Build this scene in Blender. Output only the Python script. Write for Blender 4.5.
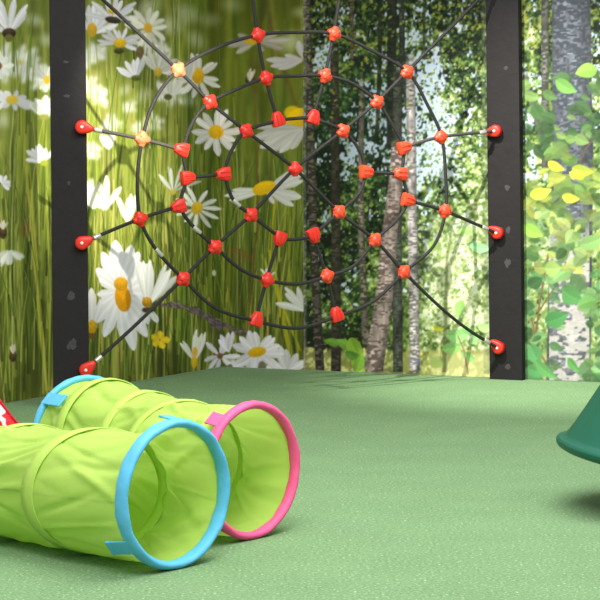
import bpy, bmesh, math, random
import numpy as np
from mathutils import Vector, Matrix
PI = math.pi
for o in list(bpy.data.objects): bpy.data.objects.remove(o)
S = bpy.context.scene
C = S.collection

# ------------------------------------------------------------------ camera
FPX = 1800.0; CH = 1.18; ROLL = math.radians(0.6); HZ = 200.0
cam = bpy.data.cameras.new('camera'); cam.sensor_width = 36; cam.sensor_fit = 'HORIZONTAL'
cam.lens = FPX / 600 * 36; cam.shift_y = -(300 - HZ) / 600.0
cam.clip_end = 200
camo = bpy.data.objects.new('camera', cam); C.objects.link(camo)
ca, sa = math.cos(ROLL), math.sin(ROLL)
camo.matrix_world = Matrix(((ca, sa, 0, 0), (0, 0, -1, 0), (-sa, ca, 0, CH), (0, 0, 0, 1)))
S.camera = camo

# ------------------------------------------------------------------ world, lights, exposure
S.view_settings.view_transform = 'Standard'; S.view_settings.look = 'None'
S.view_settings.gamma = 1; S.view_settings.use_curve_mapping = False
S.view_settings.exposure = 0.0
w = bpy.data.worlds.new('World'); S.world = w; w.use_nodes = True
w.node_tree.nodes['Background'].inputs[0].default_value = (1.0, 0.98, 0.95, 1)
w.node_tree.nodes['Background'].inputs[1].default_value = 0.58

def area(loc, target, size, power, col=(1, .97, .92), sy=None):  # unseen overhead fill lights, added for general brightness
    l = bpy.data.lights.new('overhead_fill_light', 'AREA'); l.energy = power; l.color = col
    l.shape = 'RECTANGLE'; l.size = size; l.size_y = sy or size
    o = bpy.data.objects.new('overhead_fill_light', l); C.objects.link(o); o.location = loc
    o.rotation_euler = (Vector(target) - Vector(loc)).to_track_quat('-Z', 'Y').to_euler()
def spot(loc, target, deg, power, blend=.6, r=.03, col=(1, .95, .86)):
    l = bpy.data.lights.new('spot_lamp', 'SPOT'); l.energy = power; l.color = col
    l.spot_size = math.radians(deg); l.spot_blend = blend; l.shadow_soft_size = r
    o = bpy.data.objects.new('spot_lamp', l); C.objects.link(o); o.location = loc
    o.rotation_euler = (Vector(target) - Vector(loc)).to_track_quat('-Z', 'Y').to_euler()
area((0.9, 6.3, 4.6), (0.1, 7.2, 0), 3.2, 275, (1, .98, .95))
area((-0.3, 3.0, 4.4), (-0.1, 11.5, 1.0), 2.2, 225, (1, .98, .95))
spot((-0.10, 9.7, 3.75), (1.80, 11.35, 0.60), 60, 1250, 1.0, .022)
spot((0.2, 8.2, 2.9), (-1.24, 11.40, 1.40), 24, 1400, 1.0, .022, (1, .92, .74))

# ------------------------------------------------------------------ geometry helpers
def ray(px, py):
    dx, dy = px - 300.0, py - HZ
    u = dx * ca - dy * sa; v = dx * sa + dy * ca
    return Vector((u / FPX, 1.0, -v / FPX))
CAM = Vector((0, 0, CH))
def at(px, py, Y): return CAM + ray(px, py) * Y
def fl(px, py):
    r = ray(px, py); return CAM + r * (CH / -r.z)
def on_plane(px, py, p0, n):
    r = ray(px, py); return CAM + r * ((p0 - CAM).dot(n) / r.dot(n))

def link(name, me, mat=None, parent=None):
    o = bpy.data.objects.new(name, me); C.objects.link(o)
    if mat and not me.materials: me.materials.append(mat)
    if parent: o.parent = parent
    return o
def obj(name, bm, mat=None, parent=None, smooth=True):
    me = bpy.data.meshes.new(name); bmesh.ops.recalc_face_normals(bm, faces=bm.faces[:]); bm.to_mesh(me); bm.free()
    if smooth: me.polygons.foreach_set('use_smooth', [True] * len(me.polygons))
    return link(name, me, mat, parent)
def tag(o, label=None, cat=None, group=None, kind=None):
    if label: o['label'] = label
    if cat: o['category'] = cat
    if group: o['group'] = group
    if kind: o['kind'] = kind
    return o
def thing(name, loc, label, cat, group=None):
    o = bpy.data.objects.new(name, None); C.objects.link(o); o.location = loc; o.empty_display_size = .1
    return tag(o, label, cat, group)
def box(bm, c, sx, sy, sz, M=None, bev=0):
    b = bmesh.new(); bmesh.ops.create_cube(b, size=1)
    for v in b.verts: v.co = Vector((v.co.x * sx, v.co.y * sy, v.co.z * sz))
    if bev: bmesh.ops.bevel(b, geom=b.edges[:], offset=bev, segments=3, affect='EDGES', profile=.6)
    T = Matrix.Translation(c) @ (M.to_4x4() if M else Matrix.Identity(4))
    b.transform(T); me = bpy.data.meshes.new('t'); b.to_mesh(me); b.free(); bm.from_mesh(me); bpy.data.meshes.remove(me)
def sweep(bm, pts, rad, seg=10, closed=False, cap=True):
    """tube along points; rad is a number or a list"""
    n = len(pts); rings = []
    up = Vector((0.13, 0.21, 0.97))
    for i, p in enumerate(pts):
        a = pts[(i - 1) % n] if (closed or i > 0) else pts[i]
        b = pts[(i + 1) % n] if (closed or i < n - 1) else pts[i]
        t = (b - a).normalized()
        if i == 0: nrm = t.cross(up).normalized()
        else: nrm = (nrm - t * nrm.dot(t)).normalized()
        bn = t.cross(nrm)
        r = rad[i] if hasattr(rad, '__len__') else rad
        rings.append([bm.verts.new(p + (nrm * math.cos(2*PI*k/seg) + bn * math.sin(2*PI*k/seg)) * r) for k in range(seg)])
    m = n if closed else n - 1
    for i in range(m):
        A, B = rings[i], rings[(i + 1) % n]
        sh = 0
        if closed and i == n - 1:
            sh = min(range(seg), key=lambda q: (A[0].co - B[q].co).length)
        for k in range(seg):
            bm.faces.new((A[k], A[(k+1) % seg], B[(k+1+sh) % seg], B[(k+sh) % seg]))
    if cap and not closed:
        bm.faces.new(rings[0][::-1]); bm.faces.new(rings[-1])
def lathe(bm, prof, seg=48, M=None, rfun=None):
    rings = []
    for j, (r, z) in enumerate(prof):
        if r < 1e-6:
            rings.append([bm.verts.new(Vector((0, 0, z)))]); continue
        ring = []
        for k in range(seg):
            a = 2*PI*k/seg; rr = r * (rfun(a, j, z) if rfun else 1)
            ring.append(bm.verts.new(Vector((rr*math.cos(a), rr*math.sin(a), z))))
        rings.append(ring)
    for A, B in zip(rings, rings[1:]):
        if len(A) == 1 and len(B) == 1: continue
        for k in range(seg):
            if len(A) == 1: bm.faces.new((A[0], B[(k+1) % seg], B[k]))
            elif len(B) == 1: bm.faces.new((A[k], A[(k+1) % seg], B[0]))
            else: bm.faces.new((A[k], A[(k+1) % seg], B[(k+1) % seg], B[k]))
    if M: bm.transform(M)
def catmull(P, closed=False, n=10):
    out = []; L = len(P); m = L if closed else L - 1
    for i in range(m):
        p1, p2 = P[i], P[(i+1) % L]
        p0 = P[(i-1) % L] if (closed or i > 0) else p1 * 2 - p2
        p3 = P[(i+2) % L] if (closed or i < L-2) else p2 * 2 - p1
        for k in range(n):
            t = k / n
            out.append(0.5 * ((p1*2) + (p2-p0)*t + (p0*2-p1*5+p2*4-p3)*t*t + (p1*3-p0-p2*3+p3)*t**3))
    if not closed: out.append(P[-1])
    return out

# ------------------------------------------------------------------ materials
def lin(c): return tuple(((x/255/12.92) if x/255 <= .04045 else ((x/255+.055)/1.055)**2.4) for x in c)
def mat(name, rgb, rough=.6, spec=.4, bump=0, bscale=60, var=0, vscale=20, metal=0, sheen=0):
    m = bpy.data.materials.new(name); m.use_nodes = True; nt = m.node_tree; b = nt.nodes['Principled BSDF']
    b.inputs['Base Color'].default_value = (*lin(rgb), 1); b.inputs['Roughness'].default_value = rough
    b.inputs['Specular IOR Level'].default_value = spec; b.inputs['Metallic'].default_value = metal
    if sheen: b.inputs['Sheen Weight'].default_value = sheen
    tc = nt.nodes.new('ShaderNodeTexCoord')
    if bump:
        n = nt.nodes.new('ShaderNodeTexNoise'); n.inputs['Scale'].default_value = bscale; n.inputs['Detail'].default_value = 4
        nt.links.new(tc.outputs['Object'], n.inputs['Vector'])
        bp = nt.nodes.new('ShaderNodeBump'); bp.inputs['Strength'].default_value = bump; bp.inputs['Distance'].default_value = .01
        nt.links.new(n.outputs['Fac'], bp.inputs['Height']); nt.links.new(bp.outputs['Normal'], b.inputs['Normal'])
    if var:
        n = nt.nodes.new('ShaderNodeTexNoise'); n.inputs['Scale'].default_value = vscale; n.inputs['Detail'].default_value = 5
        nt.links.new(tc.outputs['Object'], n.inputs['Vector'])
        mx = nt.nodes.new('ShaderNodeMix'); mx.data_type = 'RGBA'
        a = [min(1, x*(1-var)) for x in lin(rgb)]; c = [min(1, x*(1+var)) for x in lin(rgb)]
        mx.inputs[6].default_value = (*a, 1); mx.inputs[7].default_value = (*c, 1)
        nt.links.new(n.outputs['Fac'], mx.inputs[0]); nt.links.new(mx.outputs[2], b.inputs['Base Color'])
    return m
def carpet_mat():
    m = bpy.data.materials.new('green_carpet'); m.use_nodes = True; nt = m.node_tree; b = nt.nodes['Principled BSDF']
    N = nt.nodes.new; L = nt.links.new
    b.inputs['Roughness'].default_value = .95; b.inputs['Specular IOR Level'].default_value = .1
    tc = N('ShaderNodeTexCoord')
    n1 = N('ShaderNodeTexNoise'); n1.inputs['Scale'].default_value = 95; n1.inputs['Detail'].default_value = 5; n1.inputs['Roughness'].default_value = .7
    n2 = N('ShaderNodeTexNoise'); n2.inputs['Scale'].default_value = 95; n2.inputs['Detail'].default_value = 2
    n3 = N('ShaderNodeTexNoise'); n3.inputs['Scale'].default_value = 3; n3.inputs['Detail'].default_value = 4
    for n in (n1, n2, n3): L(tc.outputs['Object'], n.inputs['Vector'])
    r1 = N('ShaderNodeValToRGB'); L(n1.outputs['Fac'], r1.inputs[0])
    r1.color_ramp.elements[0].position = .3; r1.color_ramp.elements[0].color = (*lin((84, 122, 82)), 1)
    r1.color_ramp.elements[1].position = .7; r1.color_ramp.elements[1].color = (*lin((140, 170, 128)), 1)
    r2 = N('ShaderNodeValToRGB'); L(n2.outputs['Fac'], r2.inputs[0])
    r2.color_ramp.elements[0].position = .64; r2.color_ramp.elements[0].color = (0, 0, 0, 1)
    r2.color_ramp.elements[1].position = .73; r2.color_ramp.elements[1].color = (.75, .75, .75, 1)
    mx = N('ShaderNodeMix'); mx.data_type = 'RGBA'; L(r2.outputs[0], mx.inputs[0]); L(r1.outputs[0], mx.inputs[6])
    mx.inputs[7].default_value = (*lin((206, 224, 180)), 1)
    mr = N('ShaderNodeMapRange'); L(n3.outputs['Fac'], mr.inputs[0]); mr.inputs[3].default_value = .86; mr.inputs[4].default_value = 1.12
    vm = N('ShaderNodeVectorMath'); vm.operation = 'SCALE'; L(mx.outputs[2], vm.inputs[0]); L(mr.outputs[0], vm.inputs[3])
    L(vm.outputs[0], b.inputs['Base Color'])
    bp = N('ShaderNodeBump'); bp.inputs['Strength'].default_value = .5; bp.inputs['Distance'].default_value = .006
    L(n1.outputs['Fac'], bp.inputs['Height']); L(bp.outputs['Normal'], b.inputs['Normal'])
    return m
def fabric_mat(name, rgb, trans=.4, rough=.55):
    m = bpy.data.materials.new(name); m.use_nodes = True; nt = m.node_tree; N = nt.nodes.new; L = nt.links.new
    b = nt.nodes['Principled BSDF']; out = nt.nodes['Material Output']
    b.inputs['Base Color'].default_value = (*lin(rgb), 1); b.inputs['Roughness'].default_value = rough
    b.inputs['Specular IOR Level'].default_value = .35
    t = N('ShaderNodeBsdfTranslucent'); t.inputs[0].default_value = (*[x*.95 for x in lin(rgb)], 1)
    mx = N('ShaderNodeMixShader'); mx.inputs[0].default_value = trans
    L(b.outputs[0], mx.inputs[1]); L(t.outputs[0], mx.inputs[2]); L(mx.outputs[0], out.inputs[0])
    tc = N('ShaderNodeTexCoord'); n = N('ShaderNodeTexNoise'); n.inputs['Scale'].default_value = 26; n.inputs['Detail'].default_value = 5
    n.inputs['Distortion'].default_value = .8
    L(tc.outputs['Object'], n.inputs['Vector'])
    bp = N('ShaderNodeBump'); bp.inputs['Strength'].default_value = .22; bp.inputs['Distance'].default_value = .008
    L(n.outputs['Fac'], bp.inputs['Height']); L(bp.outputs['Normal'], b.inputs['Normal']); L(bp.outputs['Normal'], t.inputs['Normal'])
    return m
def print_mat(name):
    m = bpy.data.materials.new(name); m.use_nodes = True; nt = m.node_tree; b = nt.nodes['Principled BSDF']
    a = nt.nodes.new('ShaderNodeAttribute'); a.attribute_name = 'print'
    nt.links.new(a.outputs['Color'], b.inputs['Base Color'])
    b.inputs['Roughness'].default_value = .65; b.inputs['Specular IOR Level'].default_value = .2
    return m
M_carpet = carpet_mat()
M_wall = mat('white_wall_paint', (220, 218, 210), .8, .2, .1, 80)
M_post = mat('black_stained_wood', (34, 32, 34), .7, .2, .25, 25, .25, 9)
M_patch = mat('scuffed_filler', (66, 64, 66), .8, .2, .3, 90, .25, 60)
M_rope = mat('dark_rope', (29, 28, 29), .55, .5, .6, 300, .25, 90)
M_rope_lit = mat('grey_lit_rope', (66, 62, 60), .5, .5, .6, 300, .25, 90)  # lighter rope copy; lamp light on some ropes put into its colour
M_red = mat('red_plastic', (218, 44, 32), .42, .5)
M_orange = mat('orange_red_plastic', (228, 70, 42), .45, .5)
M_salmon = mat('pale_orange_plastic', (226, 116, 78), .5, .5)  # paler orange, used on the upper left connectors
M_steel = mat('bright_steel', (205, 200, 195), .35, .5, metal=.6)
M_bolt = mat('pale_bolt_cap', (245, 225, 205), .3, .5)
M_lime = fabric_mat('lime_nylon', (196, 228, 112), .36)
M_sleeve = fabric_mat('lime_rib_sleeve', (186, 220, 102), .06)
M_strip = mat('olive_strip', (110, 150, 30), .7, .2)
M_blue = mat('sky_blue_fabric', (92, 182, 226), .55, .35, .4, 22, .06, 10)
M_pink = mat('pink_fabric', (238, 92, 146), .55, .35, .4, 22, .06, 10)
M_green = mat('dark_green_plastic', (14, 90, 70), .45, .4, .03, 120)

# ------------------------------------------------------------------ planes of the place
corner = fl(222, 367)
# back wall direction (to the right) and left wall direction (towards the camera), square to each other
bR = (fl(565, 381) - corner); bR.z = 0; bR.normalize()
bN = Vector((bR.y, -bR.x, 0)); bN.normalize()          # out of the back wall, into the room
if bN.y > 0: bN = -bN
lF = bN.copy()                                         # left wall runs along this
lN = bR.copy()                                         # left wall faces this way
ZT = 3.3

# ------------------------------------------------------------------ structure
def slab(name, pts, z0, z1, m):
    bm = bmesh.new(); a = [bm.verts.new((p[0], p[1], z0)) for p in pts]; b = [bm.verts.new((p[0], p[1], z1)) for p in pts]
    n = len(pts); bm.faces.new(a[::-1]); bm.faces.new(b)
    for i in range(n): bm.faces.new((a[i], a[(i+1) % n], b[(i+1) % n], b[i]))
    o = obj(name, bm, m, smooth=False); o['kind'] = 'structure'; return o
TH = .12
cb = corner
slab('wall_back', [cb - bR*TH, cb + bR*6.2, cb + bR*6.2 - bN*TH, cb - bR*TH - bN*TH], 0, ZT, M_wall)
slab('wall_left', [cb, cb + lF*6.4, cb + lF*6.4 - bR*TH, cb - bR*TH], 0, ZT, M_wall)
slab('floor', [cb - bR*TH - bN*TH, cb + bR*6.2 - bN*TH, cb + bR*6.2 + bN*13, cb + bN*13 - bR*TH], -.1, 0, M_carpet)

# ------------------------------------------------------------------ painted mural art (flat print, colours stored per vertex)
CX0, CX1, CY0, CY1, CS = -240, 760, -200, 420, 1.4
CW, CHH = int((CX1-CX0)*CS), int((CY1-CY0)*CS)
rng = np.random.RandomState(7); random.seed(7)
gx = (np.arange(CW)+.5)/CS + CX0; gy = (np.arange(CHH)+.5)/CS + CY0
GX, GY = np.meshgrid(gx, gy)
def vn(cx, cy, seed):
    r = np.random.RandomState(seed)
    nx, ny = int((CX1-CX0)/cx)+3, int((CY1-CY0)/cy)+3
    g = r.rand(ny, nx)
    fx = (gx-CX0)/cx; fy = (gy-CY0)/cy
    ix = fx.astype(int); iy = fy.astype(int); tx = fx-ix; ty = fy-iy
    tx = tx*tx*(3-2*tx); ty = ty*ty*(3-2*ty)
    A = g[iy][:, ix]; B = g[iy][:, ix+1]; D = g[iy+1][:, ix]; E = g[iy+1][:, ix+1]
    return (A*(1-tx)+B*tx)*(1-ty)[:, None] + (D*(1-tx)+E*tx)*ty[:, None]
def ss(a, b, x): t = np.clip((x-a)/(b-a), 0, 1); return t*t*(3-2*t)
def gau(cx, cy, sx, sy): return np.exp(-((GX-cx)/sx)**2 - ((GY-cy)/sy)**2)
def mixc(A, col, m): return A*(1-m[..., None]) + np.array(col, float)*m[..., None]
IMG = np.zeros((CHH, CW, 3))
clipx = [CX0, CX1]
def win(x0, y0, x1, y1):
    x0 = max(x0, clipx[0]); x1 = min(x1, clipx[1])
    a = max(0, int((x0-CX0)*CS)); b = min(CW, int((x1-CX0)*CS)+1); c = max(0, int((y0-CY0)*CS)); d = min(CHH, int((y1-CY0)*CS)+1)
    return (slice(c, d), slice(a, b)) if b > a and d > c else None
def put(sl, m, col):
    if hasattr(col, 'shape') and col.ndim == 3: IMG[sl] = IMG[sl]*(1-m[..., None]) + col*m[..., None]
    else: IMG[sl] = IMG[sl]*(1-m[..., None]) + np.array(col, float)*m[..., None]
def stroke(P, w0, w1, col, al=1, soft=.8):
    xs = [p[0] for p in P]; ys = [p[1] for p in P]; pad = max(w0, w1)+soft+1
    sl = win(min(xs)-pad, min(ys)-pad, max(xs)+pad, max(ys)+pad)
    if sl is None: return
    X, Y = GX[sl], GY[sl]; m = np.zeros(X.shape); n = len(P)-1
    for i in range(n):
        ax, ay = P[i]; dx, dy = P[i+1][0]-ax, P[i+1][1]-ay; L = dx*dx+dy*dy+1e-9
        t = np.clip(((X-ax)*dx+(Y-ay)*dy)/L, 0, 1)
        d = np.hypot(X-ax-t*dx, Y-ay-t*dy); w = w0+(w1-w0)*(i+t)/n
        m = np.maximum(m, np.clip((w/2-d)/soft+.5, 0, 1))
    put(sl, m*al, col)
def bez(a, c, b, n=6):
    return [((1-t)**2*a[0]+2*t*(1-t)*c[0]+t*t*b[0], (1-t)**2*a[1]+2*t*(1-t)*c[1]+t*t*b[1]) for t in [i/n for i in range(n+1)]]
def ell(cx, cy, rx, ry, col, rot=0, al=1, soft=.8, tex=0):
    R = max(rx, ry)+soft+1; sl = win(cx-R, cy-R, cx+R, cy+R)
    if sl is None: return
    X, Y = GX[sl]-cx, GY[sl]-cy; c, s = math.cos(math.radians(rot)), math.sin(math.radians(rot))
    u, v = (X*c+Y*s)/rx, (-X*s+Y*c)/ry; d = np.hypot(u, v)
    m = np.clip((1-d)*min(rx, ry)/soft+.5, 0, 1)*al
    if tex:
        k = 1 - tex*np.clip(.5+.8*v+.5*d, 0, 1)[..., None] + (rng.rand(*d.shape)[..., None]-.5)*tex*.7
        put(sl, m, np.clip(np.array(col, float)*k, 0, 255))
    else: put(sl, m, col)
def petal(cx, cy, ang, L, wd, col, soft=.8, t0=.12, notch=True, bend=0, al=1):
    sl = win(cx-L-3, cy-L-3, cx+L+3, cy+L+3)
    if sl is None: return
    a = math.radians(ang); X, Y = GX[sl]-cx, GY[sl]-cy
    t = (X*math.cos(a)+Y*math.sin(a))/L; d = -X*math.sin(a)+Y*math.cos(a)
    d = d - bend*L*t*t
    tt = np.clip(t, 0, 1)
    hw = wd/2*np.clip(tt*2.4, 0, 1)**.8*np.clip((1-tt)*4.0, 0, 1)**.55*(.72+.35*tt)
    m = np.clip((hw-np.abs(d))/soft+.5, 0, 1)*(t > t0*.5)*(t < 1.0)
    st = .965+.035*np.cos(d/wd*11)+.05*(tt-.5)
    if soft > 2: st = 1
    sh = st*np.ones_like(t)
    put(sl, m*al, np.clip(np.array(col, float)*sh[..., None], 0, 255))
def daisy(cx, cy, r, n=15, pw=5, col=(232, 232, 228), disk=(5, 4, 0), dcol=(246, 200, 34), sq=1.0, rot=0, soft=.8, arc=(0, 360), seed=0, jit=.16, off=(0, 0)):
    R = random.Random(seed+int(cx*7+cy)); k0, k1 = arc
    full = (k1-k0) >= 359
    order = list(range(n)); R.shuffle(order)
    for i in order:
        a = k0 + (k1-k0)*(i+(.5 if not full else 0))/n + R.uniform(-8, 8)
        L = r*(1+R.uniform(-jit, jit))
        ax = math.cos(math.radians(a)); ay = math.sin(math.radians(a))*sq
        c, s = math.cos(math.radians(rot)), math.sin(math.radians(rot)); bx, by = ax*c-ay*s, ax*s+ay*c
        LL = L*math.hypot(bx, by); aa = math.degrees(math.atan2(by, bx)); g = R.uniform(.90, 1.08)
        petal(cx, cy, aa, LL, pw*.84*(.6+.4*math.hypot(bx, by))*R.uniform(.85, 1.15), [min(255, q*g) for q in col], soft, bend=R.uniform(-.2, .2))
    if disk: ell(cx+off[0], cy+off[1], disk[0], disk[1], dcol, disk[2], soft=max(.8, soft*.7), tex=.14 if soft < 2 else .05)
def blur(r, mask):
    global IMG
    B_ = IMG.copy()
    for _ in range(2):
        for ax in (0, 1):
            B_ = sum(np.roll(B_, k, ax) for k in range(-r, r+1))/(2*r+1)
    IMG = IMG*(1-mask[..., None])+B_*mask[..., None]
def leaf(cx, cy, L, W, ang, col, soft=.9, vein=True, al=1):
    sl = win(cx-L-3, cy-L-3, cx+L+3, cy+L+3)
    if sl is None: return
    a = math.radians(ang); X, Y = GX[sl]-cx, GY[sl]-cy
    t = (X*math.cos(a)+Y*math.sin(a))/L; d = -X*math.sin(a)+Y*math.cos(a); d = d-.12*L*t*(1-t)*4*.5
    tt = np.clip(t, 0, 1); hw = W/2*(np.sin(PI*tt**.75))**.8
    m = np.clip((hw-np.abs(d))/soft+.5, 0, 1)*(t > 0)*(t < 1)*al
    sh = 1+.05*np.sign(d)+.10*(tt-.5)
    if vein: sh = sh*(1+.07*np.exp(-(d/.6)**2)) - .015*np.cos((np.abs(d)*1.0+t*L)*1.4)*(W > 9)
    put(sl, m, np.clip(np.array(col, float)*sh[..., None]*np.ones_like(t)[..., None], 0, 255))

# ---- meadow (everything left of the seam)
clipx[:] = [CX0, 304.0]
def meadow():
    global IMG
    st = vn(9, 130, 1)*.5+vn(4, 60, 2)*.3+vn(22, 50, 3)*.4
    st = (st-st.min())/(st.max()-st.min())
    IMG[:] = (96, 104, 36)
    IMG = mixc(IMG, (56, 66, 22), ss(.55, .25, st)*.9)
    IMG = mixc(IMG, (132, 138, 54), ss(.5, .75, st))
    IMG = mixc(IMG, (186, 188, 98), ss(.68, .9, st)*.7)
    # creamy spotlight pool painted into the left wall's print; paler meadow at the far left
    pale = np.clip(gau(128, 165, 50, 95)*.9 + gau(90, 80, 30, 90)*.5, 0, 1)
    IMG = mixc(IMG, (222, 210, 134), pale*.72)
    pl = ss(52, 20, GX)*ss(230, 60, GY)
    IMG = mixc(IMG, (176, 184, 100), pl*.7)
    olive = ss(195, 235, GX)*ss(230, 120, GY)
    IMG = mixc(IMG, (92, 98, 14), olive*.6)
    IMG = mixc(IMG, (60, 62, 16), ss(60, -20, GY)*ss(190, 250, GX)*.5)  # weaker light at the upper right painted into the print
    lowd = ss(330, 380, GY)
    IMG = mixc(IMG, (80, 84, 30), lowd*.35)
    R = random.Random(3)
    # soft, out of focus blades then sharper ones
    def pal(x, y, k):
        cols = [(60, 74, 26), (44, 56, 22), (92, 110, 36), (112, 134, 48), (140, 152, 62), (178, 178, 92), (98, 122, 40), (84, 108, 34)]
        if x < 55: cols += [(188, 196, 92), (208, 204, 120), (150, 168, 60)]
        elif x < 185: cols += [(216, 208, 110), (190, 196, 84), (150, 174, 50)]
        else: cols += [(126, 132, 38), (80, 102, 28), (100, 122, 34), (56, 72, 24), (96, 118, 34), (70, 92, 28)]
        if y > 300: cols += [(60, 62, 26), (196, 178, 80), (70, 84, 30)]
        return R.choice(cols)
    for i in range(1500):
        x = R.uniform(CX0, 306); y = R.uniform(-180, 430); L = R.uniform(60, 190); lean = R.gauss(0, .09)*L
        sharp = R.random() < .3+.35*(y > 200)
        wd = R.uniform(1.2, 3) if sharp else R.uniform(3, 9)
        P = bez((x, y), (x+lean*.2+R.uniform(-4, 4), y-L*.5), (x+lean, y-L), 4)
        if 200 < x < 303 and y < 170 and R.random() < .5: continue
        stroke(P, wd, wd*.3, pal(x, y, 0), .75 if sharp else .42, .9 if sharp else wd*.6)
    for i in range(1000):
        x = R.uniform(CX0, 306); y = R.uniform(170, 430); L = R.uniform(50, 170); lean = R.gauss(.02, .1)*L
        P = bez((x, y), (x+R.uniform(-3, 3), y-L*.5), (x+lean, y-L), 4)
        c = pal(x, y, 1); stroke(P, R.uniform(1, 2.8), .5, c, .75, .9)
    # dark clumps
    for (x, y, rx, ry) in ((215, 330, 12, 30), (290, 345, 14, 20), (170, 365, 16, 14), (240, 300, 8, 26), (75, 390, 10, 14), (30, 380, 10, 20), (300, 300, 4, 30), (270, 330, 5, 20)):
        ell(x, y, rx, ry, (58, 62, 22), 0, .45, 7)
    # reddish brown seed haze
    for (x, y) in ((240, 252), (247, 258), (236, 262), (28, 226), (24, 232), (88, 240), (232, 250)):
        ell(x, y, 6, 4, (128, 84, 44), 20, .55, 4)
    # long stems
    Ls = [([(12, 40), (17, 90), (26, 170), (32, 230), (40, 330), (48, 400)], 3, (186, 186, 66)),
          ([(20, 60), (25, 120), (33, 200), (38, 270)], 1.6, (166, 176, 66)),
          ([(42, 20), (45, 60), (49, 110)], 1.6, (206, 204, 120)), ([(45, 118), (47, 200), (50, 300), (49, 390)], 2.2, (188, 188, 78)),
          ([(3, 240), (7, 300), (10, 390)], 2, (166, 172, 72)), ([(13, 362), (12, 400)], 1.5, (150, 150, 60)),
          ([(31, 190), (36, 260), (44, 350), (46, 390)], 2, (196, 188, 70)),
          ([(140, 60), (150, 110), (154, 200), (150, 300), (155, 370)], 1.6, (84, 104, 40)),
          ([(119, 52), (122, 110), (126, 190)], 2.4, (130, 150, 60)), ([(135, 80), (138, 150), (140, 230)], 1.6, (120, 146, 44)),
          ([(253, 60), (256, 120), (258, 220), (250, 300), (246, 350)], 2, (104, 70, 34)),
          ([(262, 22), (258, 60), (256, 90)], 1.4, (104, 74, 40)), ([(270, 22), (280, 60), (296, 105), (304, 130)], 2.4, (100, 66, 38)),
          ([(270, 20), (266, 8), (264, -40)], 1.8, (90, 70, 36)),
          ([(236, 60), (234, 160), (230, 240), (228, 340)], 1.6, (128, 138, 34)),
          ([(197, 214), (204, 280), (208, 350)], 2, (138, 150, 52)), ([(216, 140), (222, 220), (224, 330)], 2, (138, 148, 40)),
          ([(275, 200), (270, 250), (283, 320), (294, 372)], 5, (170, 166, 40)), ([(262, 255), (280, 300), (300, 350)], 3, (178, 172, 44)),
          ([(290, 180), (288, 260), (300, 372)], 3, (146, 150, 36)),
          ([(160, 90), (158, 160), (162, 260)], 2, (176, 186, 72)), ([(186, 20), (178, 90), (176, 200), (180, 330)], 2, (142, 158, 48)),
          ([(113, 24), (111, 90), (118, 160)], 2, (150, 160, 76)),
          ([(205, 0), (206, 60), (200, 130)], 3, (110, 130, 40)), ([(230, -30), (231, 50), (226, 120)], 3, (120, 134, 34))]
    for P, w_, c in Ls: stroke(P, w_, w_*.8, c, .9, 1)
    W = (226, 226, 232); G = (188, 186, 182); B = (226, 230, 222)
    # ---- out of focus blossoms
    for (x, y, r, a) in ((30, 66, 13, .8), (42, 78, 11, .8), (20, 62, 12, .7), (46, 108, 8, .8), (3, 62, 14, .8), (98, 52, 9, .6), (89, 58, 9, .9),
                         (172, 26, 11, .5), (186, 14, 12, .45), (196, 40, 10, .4), (150, 46, 8, .6), (130, 107, 6, .8), (152, 122, 9, .7),
                         (170, 92, 12, .7), (88, 86, 9, .9), (112, 124, 9, .6), (92, 150, 9, .7), (232, 5, 10, .25), (300, 12, 7, .35), (290, 42, 12, .45),
                         (180, 70, 10, .5), (148, 8, 12, .5), (210, 20, 9, .3), (92, 190, 8, .6), (0, 120, 10, .5), (-30, 60, 20, .7), (-60, 140, 16, .7), (-90, 30, 18, .6),
                         (160, 50, 9, .6), (140, 128, 6, .6), (125, 90, 6, .5), (78, 60, 12, .6), (34, 20, 8, .5), (48, 40, 8, .5), (100, 95, 9, .6), (144, 95, 8, .5), (188, 100, 8, .5)):
        daisy(x, y, r*1.25, 9, r*.6, B, (r*.22, r*.2, 0) if r > 9 else None, (214, 190, 80), 1, 0, 3.2*(.6+a*.4), seed=int(x), jit=.3) if a > .55 else ell(x, y, r, r*.7, B, R.uniform(-40, 40), a, r*.8)
    blur(2, ss(215, 130, GY)*ss(210, 190, GX)*.0+ss(260, 120, GY)*.9)
    # crisp narrow blades over the soft ones
    for i in range(800):
        x = R.uniform(CX0, 300); y = R.uniform(60, 430); L = R.uniform(60, 170); lean = R.gauss(.02, .08)*L
        if x > 205 and y < 240: continue
        stroke(bez((x, y), (x+R.uniform(-3, 3), y-L*.5), (x+lean, y-L), 4), R.uniform(.8, 1.8), .4, R.choice([(196, 194, 112), (150, 162, 70), (66, 86, 30), (50, 64, 26), (112, 138, 50), (96, 126, 42)]), .7, .8)
    # left of the post
    daisy(9, 33, 32, 9, 8, W, None, arc=(-165, -38), seed=1); ell(9, 33, 7, 5, (92, 70, 44), 0, tex=.5); ell(9, 38, 4, 4, (104, 100, 50))
    daisy(12, 100, 21, 10, 8, W, (6, 4.5, 0), (226, 196, 70), .5, 5, 2.2, seed=2)
    daisy(-2, 66, 16, 9, 8, B, (4, 4, 0), (120, 84, 50), .8, 0, 2.5, seed=3)
    daisy(44, 116, 20, 7, 8, B, None, arc=(-150, -50), soft=2.2, seed=3); ell(44, 117, 4, 3, (150, 150, 70), soft=2)
    daisy(47, 80, 14, 8, 6, B, (3, 4, 0), soft=2, seed=33)
    daisy(43, 163, 18, 7, 7, W, None, arc=(-170, -50), soft=1.6, seed=4); ell(44, 163, 4, 3, (160, 170, 60), soft=1.5)
    daisy(2, 184, 9, 7, 5, W, None, arc=(-120, 60), seed=5)
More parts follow.
